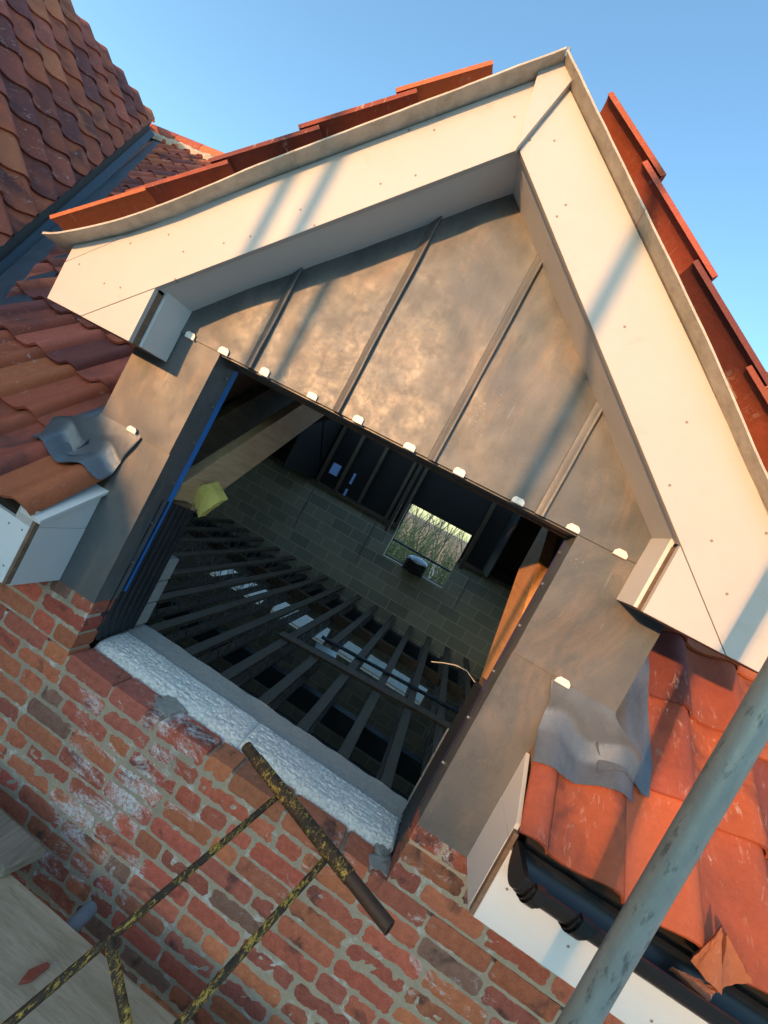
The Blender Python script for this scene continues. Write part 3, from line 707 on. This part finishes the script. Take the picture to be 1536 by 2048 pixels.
rafter(-.80, -.75, .22, 2.6, .305, .02, PINE); rafter(.765, .82, .30, 1.15, .27, -.20, mat_wood('sunlit_pine', (.66, .30, .11), (.82, .44, .18), (30, 2.2, 30), (R(-43), 0, 0)))  # right rafter: warm sunlight is put into its wood colour
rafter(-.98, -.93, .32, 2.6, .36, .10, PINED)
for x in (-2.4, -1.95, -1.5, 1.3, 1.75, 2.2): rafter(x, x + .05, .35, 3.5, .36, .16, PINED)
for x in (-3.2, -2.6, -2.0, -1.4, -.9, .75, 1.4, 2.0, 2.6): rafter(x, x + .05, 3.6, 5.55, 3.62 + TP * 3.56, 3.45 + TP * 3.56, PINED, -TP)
m_ = MB()  # ceiling ties and trusses
m_.box(-.86, -.80, 6.3, 6.36, .3, 2.0); m_.build('roof_tie', PINED, house)
m_ = MB(); m_.box(.62, .68, 6.3, 6.36, .35, 2.0); m_.build('roof_tie', PINED, house)
for x in (-2.715, -1.21, .94):
    m_ = MB(); m_.box(x - .013, x + .013, YBK - .006, YBK - .002, -.62, .40); m_.build('wall_strap', ZINC, house)
# metal web floor joists
jt = None
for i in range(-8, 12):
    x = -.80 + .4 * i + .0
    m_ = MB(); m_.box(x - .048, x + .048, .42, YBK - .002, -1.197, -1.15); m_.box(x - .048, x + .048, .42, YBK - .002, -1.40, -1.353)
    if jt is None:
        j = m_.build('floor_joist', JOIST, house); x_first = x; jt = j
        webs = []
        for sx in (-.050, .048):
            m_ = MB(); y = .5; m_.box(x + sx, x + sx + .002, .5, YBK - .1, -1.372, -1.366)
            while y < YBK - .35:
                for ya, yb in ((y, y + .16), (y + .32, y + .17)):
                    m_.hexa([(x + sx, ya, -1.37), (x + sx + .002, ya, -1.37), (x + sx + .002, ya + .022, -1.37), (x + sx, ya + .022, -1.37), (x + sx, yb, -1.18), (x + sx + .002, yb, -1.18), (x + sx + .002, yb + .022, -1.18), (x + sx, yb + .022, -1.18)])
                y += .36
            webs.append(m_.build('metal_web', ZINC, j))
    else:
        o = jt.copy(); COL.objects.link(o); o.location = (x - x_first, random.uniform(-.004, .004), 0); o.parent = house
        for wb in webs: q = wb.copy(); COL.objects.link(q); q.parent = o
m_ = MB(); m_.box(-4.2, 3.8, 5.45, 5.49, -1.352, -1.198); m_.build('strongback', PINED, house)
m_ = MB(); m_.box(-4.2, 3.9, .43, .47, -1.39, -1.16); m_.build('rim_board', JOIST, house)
m_ = MB(); m_.box(-5.0, 4.5, YBK - .16, YBK - .005, -1.62, -1.42); m_.box(-5, 4.5, 3.2, 3.3, -1.65, -1.42); m_.build('steel_beam', mat_plain('primer_steel', (.05, .06, .065), .5, .3, .3, 5), house)

# ================================================================== loose things
# plank and rods lying over the joists
m_ = MB(); m_.hexa([(-.90, 3.33, -1.148), (3.2, 3.95, -1.148), (3.2, 4.10, -1.148), (-.90, 3.48, -1.148), (-.90, 3.33, -1.118), (3.2, 3.95, -1.118), (3.2, 4.10, -1.118), (-.90, 3.48, -1.118)])
tag(m_.build('timber_plank', PINED, None, False, .002), 'long brown timber plank lying across the dark floor joists inside the house', 'plank')
m_ = MB(); m_.tube([(-.55, 4.0, -1.125), (3.0, 4.5, -1.125)], .024, 10); tag(m_.build('steel_tube', RAILS, None, True), 'dark steel tube lying over the joists behind the brown plank', 'pipe')
m_ = MB(); m_.hexa([(-.50, 3.62, -1.148), (-.22, 3.68, -1.148), (-.26, 3.86, -1.148), (-.54, 3.8, -1.148), (-.50, 3.62, -1.143), (-.22, 3.68, -1.14), (-.26, 3.86, -1.143), (-.54, 3.8, -1.145)])
tag(m_.build('metal_sheet', ZINC, None), 'small grey metal sheet offcut lying on the joists by the plank end', 'metal sheet')

# yellow insulation slab tucked beside the rafter foot
m_ = MB(); A = Vector((-.802, .30, .515)); B_ = Vector((-.722, .36, .575)); C_ = Vector((-.595, .33, .50)); D_ = Vector((-.655, .27, .375))
cn = [Vector((-.790, .35, .468)), Vector((-.715, .35, .545)), Vector((-.630, .35, .498)), Vector((-.690, .35, .382))]
def sl(u, v):
    p = cn[0] * (1 - u) * (1 - v) + cn[1] * u * (1 - v) + cn[2] * u * v + cn[3] * (1 - u) * v
    return p + Vector((nz(u * 9, v * 9, 1) * .006, -.012 * math.sin(3.14 * u) + nz(u * 14, v * 14, 3) * .004, nz(u * 9, v * 9, 6) * .006))
m_.grid(sl, 20, 24, .045, (.1, 1, .35))
WOOL = NM('yellow_wool'); wn = WOOL.noise(35, 6, .75, dist=.8); WOOL.bump(wn, .8, .01); WOOL = WOOL.set(WOOL.mix(wn, (.72, .52, .08), (.98, .80, .26)), .95)
tag(m_.build('insulation_slab', WOOL, None, True), 'yellow mineral wool slab hanging by the foot of the left rafter in the opening', 'insulation')
# curl of wire on the right
m_ = MB(); m_.tube([(.528, .42, .345), (.575, .42, .368), (.62, .42, .385), (.67, .41, .392), (.72, .39, .372), (.745, .37, .33)], .0022, 6)
tag(m_.build('wire', mat_plain('pale_wire', (.5, .45, .36), .5), None, True), 'pale thin wire curling out of the right jamb over the joists', 'wire')

# yellow and black trestle frame leaning on the brick wall
tr = thing('trestle_frame', 'worn yellow and black tubular steel frame leaning against the brick wall below the sill', 'trestle', (.2, -.2, -.75))
LOC = Vector((.2, -.2, -.75))
def tube_part(name, p0, p1, r, mat, parent, hollow=False, seg=16):
    p0 = Vector(p0); p1 = Vector(p1); m_ = MB()
    if hollow: m_.pipe(p0 - LOC, p1 - LOC, r, r * .82, seg)
    else: m_.tube([p0 - LOC + (p1 - p0) * t for t in (0, .25, .5, .75, 1)], r, seg)
    return m_.build(name, mat, parent, True)
P0 = Vector((.097, -.066, -.085)); P1 = Vector((.682, -.365, -.042))
d_ = P1 - P0
tube_part('top_rail', P0 + d_ * .10, P0 + d_ * .78, .0205, YELLOW, tr); tube_part('rail_end', P0, P0 + d_ * .12, .018, YELLOW, tr, True)
tube_part('rail_end', P0 + d_ * .76, P1, .018, mat_plain('rusty_steel', (.075, .045, .03), .6, .4, .4, 25, .3), tr, True)
ld = Vector((-.369, -1.10, -.469))
A1 = P0 + d_ * .31; A2 = P0 + d_ * .66
tube_part('leg', A1 + Vector((0, 0, -.012)), A1 + ld * .56, .0092, YELLOW, tr); tube_part('leg', A2 + Vector((0, 0, -.012)), A2 + ld * .48, .0095, YELLOW, tr)
B1 = A1 + ld * .385
tube_part('brace', B1, B1 + Vector((.17, -.02, -.135)) * 1.3, .0105, YELLOW, tr)

# scaffold boards and tubes
m_ = MB()
m_.grid(lambda u, v: (-1.7 + 3.6 * u, -1.25 + 1.01 * v + .004 * nz(u * 20), -.748 + .004 * nz(u * 6, v * 4) + .008 * (v - 1) * 0), 60, 16, .04)
bd = m_.build('scaffold_board', WEATH, None, False, .003); tag(bd, 'wide grey weathered scaffold deck board lying along the foot of the brick wall', 'scaffold board')
m_ = MB(); m_.hexa([(-1.4, -.30, -.745), (-.352, -.275, -.745), (-.318, -.155, -.745), (-1.4, -.13, -.745), (-1.4, -.30, -.705), (-.352, -.275, -.705), (-.318, -.155, -.705), (-1.4, -.13, -.705)])
tag(m_.build('scaffold_board', WEATH2, None, False, .008), 'short grainy plank end poking past the deck edge, tight to the brick wall', 'scaffold board')
m_ = MB(); m_.tube([(-.092, -.142, -.785), (-.092, -.15, -.785), (-.092, -1.4, -.785)], .0242, 20)
for q in range(3): pass
tp = m_.build('scaffold_pole', mat_galv('blue_grey_tube', (.20, .27, .33), (.14, .19, .24)), None, True); tag(tp, 'blue grey scaffold tube end sticking out from under the deck towards the bricks', 'scaffold pole', 'scaffold poles')
m_ = MB(); m_.prism([(-.36, -.66), (-.335, -.60), (-.245, -.545), (-.25, -.575), (-.325, -.67)], -.745, -.712, 'z')
SH = MB(); SH.cur = (.34, .085, .05, .2); SH.prism([(-.074, -.412), (-.080, -.384), (-.058, -.347), (-.046, -.346), (-.054, -.392)], -.7455, -.732, 'z')
tag(SH.build('tile_shard', TILE, None, False, .001, tint=True), 'small red clay tile shard lying on the grey scaffold deck', 'tile shard')
m_ = MB(); m_.pipe((.9245, -.65, -1.6), (.929, -.65, 2.9), .02415, .0205, 32)
tag(m_.build('scaffold_pole', GALV, None, True), 'thick grey galvanised scaffold pole standing close in front of the right roof', 'scaffold pole', 'scaffold poles')
# outer standards of the same scaffold, behind the viewer: shadow bands on the boards; last one added to shade the near pole
for x0, y0, x1, y1, nm in ((-1.52, -2.45, -1.42, -2.38, 'a'), (-1.67, -2.45, -1.53, -2.38, 'b'), (-.49, -2.35, -.49, -2.35, 'c'), (.275, -2.2, .275, -2.2, 'd')):
    m_ = MB(); m_.tube([(x0, y0, -1.6), (x1, y1, 3.2)], .024, 14)
    tag(m_.build('scaffold_pole', GALV, None, True), 'galvanised outer scaffold standard standing out of frame behind the viewer', 'scaffold pole', 'scaffold poles behind the viewer')
# broken tile in the gutter
m_ = MB()
m_.cur = (.36, .125, .06, 0)
def shard(a, b, c_, bow):      # curved three cornered piece of broken tile
    a, b, c_ = Vector(a), Vector(b), Vector(c_); n_ = (b - a).cross(c_ - a).normalized()
    m_.grid(lambda u, v: (a * (1 - v) + (b * (1 - u) + c_ * u) * v) + n_ * bow * math.sin(math.pi * u) * v + Vector((nz(u * 6, v * 5) * .004, 0, nz(u * 5, v * 6, 3) * .005)), 8, 8, .012, tuple(-n_))
shard((1.345, -.262, .352), (1.325, -.262, .245), (1.385, -.292, .235), .010)
shard((1.372, -.250, .338), (1.378, -.290, .232), (1.445, -.270, .285), -.012)
shard((1.290, -.275, .215), (1.36, -.305, .212), (1.39, -.270, .232), .006)
tag(m_.build('tile_shard', TILE, None, False, .001, tint=True), 'orange broken tile piece stuck in the black gutter under the right eaves', 'tile shard')

# ================================================================== view through the rear window
m_ = MB(); m_.grid(lambda u, v: (-400 + 800 * u, -400 + 800 * v, -4.22), 4, 4); m_.build('ground', None or mat_plain('ground_soil', (.34, .31, .27), .95, 0, .5, .6, .5), None, kind='structure')
GRV = NM('gravel'); gv = GRV.voro(16); GRV.bump(gv, .8, .03); GRV = GRV.set(GRV.mix(GRV.noise(30, 5, .8), (.08, .08, .07), (.42, .42, .40)), .95)
m_ = MB(); m_.grid(lambda u, v: (-9 + 16 * u, 7.6 + 8 * v, -4.19 + .02 * nz(u * 40, v * 20)), 40, 20); m_.build('gravel_yard', GRV, None, kind='structure')
m_ = MB(); m_.grid(lambda u, v: (-160 + 320 * u, 60 + 30 * v, -4.3 + (4.45 + .4 * nz(u * 9, 3) + .3 * nz(u * 40, 7)) * math.sin(math.pi * min(1, v * 1.2) / 2)), 160, 8); m_.build('view_and_shade_hills', mat_plain('far_slope', (.24, .18, .12), .95, 0, .3, .1), None, kind='structure')
m_ = MB(); m_.grid(lambda u, v: (-120 + 240 * u, -34 - 10 * v, -4.3 + (10.50 + .4 * nz(u * 22, 3) + .3 * nz(u * 70, 7)) * math.sin(math.pi * v)), 200, 10); m_.build('view_and_shade_hills', mat_plain('unseen_shade_slope', (.20, .19, .15), .95, 0, .3, .1), None, kind='structure')  # unseen ridge behind the viewer, added to shade the lower wall
def branch(m_, p, d, L, r, depth):
    pts = [p]; q = p.copy(); dd = d.copy()
    for i in range(4):
        dd = (dd + Vector((random.uniform(-.16, .16), random.uniform(-.16, .16), random.uniform(-.05, .14)))).normalized(); q = q + dd * L / 4; pts.append(q.copy())
    m_.tube(pts, r, 5 if depth > 1 else 4, False, r * .55)
    if depth == 0: return
    for k in range(random.choice((2, 3, 3))):
        b = pts[random.choice((2, 3, 4, 4))]; ang = Vector((random.uniform(-1, 1), random.uniform(-1, 1), random.uniform(.1, .9)))
        branch(m_, b, (dd * .75 + ang * .6).normalized(), L * random.uniform(.6, .8), r * .58, depth - 1)
BARK = mat_plain('bark', (.20, .17, .12), .9, 0, .35, 12, .4); TWIG = mat_plain('olive_twigs', (.32, .31, .14), .85, 0, .4, 6)
LEAFM = mat_plain('shrub_leaves', (.20, .23, .06), .6, 0, .45, 5)
for n_, (x, y, h, lab) in enumerate([(-.05, 13.5, 5.2, 'bare many stemmed tree in the middle of the rear window view'), (-1.5, 14.5, 5.5, 'thin bare tree at the left of the rear window view'), (1.4, 15, 5.0, 'bare tree behind the green shrub at the right of the rear window')]):
    t = thing('bare_tree', lab, 'tree', (x, y, -4.2), 'bare trees behind the house')
    m_ = MB(); m_.tube([(0, 0, 0), (.05, .02, 1.2), (0, 0, 2.3)], .10, 8, False, .075); m_.build('trunk', BARK, t, True)
    m_ = MB()
    for k in range(5):
        a = random.uniform(0, 6.28); branch(m_, Vector((0, 0, 1.9 + .1 * k)), Vector((math.cos(a) * .45, math.sin(a) * .45, 1)).normalized(), h * .34, .05, 4)
    m_.build('crown', BARK, t, True)
for n_, (x, y, h, lab) in enumerate([(.75, 11.2, 5.0, 'dense olive green shrub of upright stems at the right of the rear window'), (-.9, 11.6, 4.95, 'twiggy yellow green shrub at the left of the rear window'), (2.2, 11.5, 4.9, 'bushy shrub beyond the right edge of the rear window'), (-2.3, 12, 4.8, 'bushy shrub beyond the left edge of the rear window')]):
    t = thing('shrub', lab, 'shrub', (x, y, -4.2), 'shrubs behind the house')
    m_ = MB()
    lf = MB()
    for k in range(240):
        a = random.uniform(0, 6.28); rr = random.uniform(0, .7); hh = h * random.uniform(.72, 1.02); o1 = Vector((math.cos(a) * rr, math.sin(a) * rr, 1.6)); b1 = Vector((math.cos(a), math.sin(a), 0)) * random.uniform(.1, .6)
        pts = [o1, o1 + Vector((0, 0, (hh - 1.6) * .5)) + b1 * .3, o1 + Vector((0, 0, hh - 1.6)) + b1]
        pts[2] += Vector((random.uniform(-.25, .25), random.uniform(-.2, .2), 0)); m_.tube(pts, .012, 3, False, .005)
        for q in range(34):
            tt = random.uniform(.2, 1); p = pts[0].lerp(pts[1], tt * 2) if tt < .5 else pts[1].lerp(pts[2], tt * 2 - 1)
            v1 = Vector((random.uniform(-1, 1), random.uniform(-1, 1), random.uniform(-.2, 1.2))).normalized() * random.uniform(.05, .11); v2 = v1.orthogonal().normalized() * .012
            lf.add([p, p + v1 * .5 + v2, p + v1, p + v1 * .5 - v2], [(0, 1, 2, 3)])
    m_.build('stems', TWIG, t, True); lf.build('foliage', LEAFM, t)
rl = thing('scaffold_rail', 'dark blue scaffold guard rails of two tubes and a post outside the rear window', 'scaffold rail', (0, 8.2, 0))
for z in (.07, -.32):
    m_ = MB(); m_.tube([(-3.5, 0, z + .06), (3.5, 0, z - .04)], .0242, 12); m_.build('rail', RAILS, rl, True)
m_ = MB(); m_.tube([(-.91, .05, -4.2), (-.91, .05, 2.2)], .0242, 12); m_.build('post', RAILS, rl, True)
m_ = MB()
for k in range(6):
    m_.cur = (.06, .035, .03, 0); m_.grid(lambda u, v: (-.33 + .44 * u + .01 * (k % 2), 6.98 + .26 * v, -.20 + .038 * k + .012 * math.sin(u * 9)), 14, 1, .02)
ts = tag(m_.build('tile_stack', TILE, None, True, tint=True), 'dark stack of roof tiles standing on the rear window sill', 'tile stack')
m_ = MB()
m_.grid(lambda u, v: (-.30 + .40 * u + .02 * nz(v * 5, u * 3), 6.98 + .25 * v + .02 * nz(u * 5), .035 + .075 * (math.sin(math.pi * u) * math.sin(math.pi * v)) ** .5 + .02 * nz(u * 6, v * 6)), 24, 18, .012)
tag(m_.build('plastic_sack', mat_plain('white_plastic', (.72, .75, .76), .4, 0, .1, 8), None, True), 'crumpled white plastic sack on top of the dark tile stack in the rear window', 'sack')
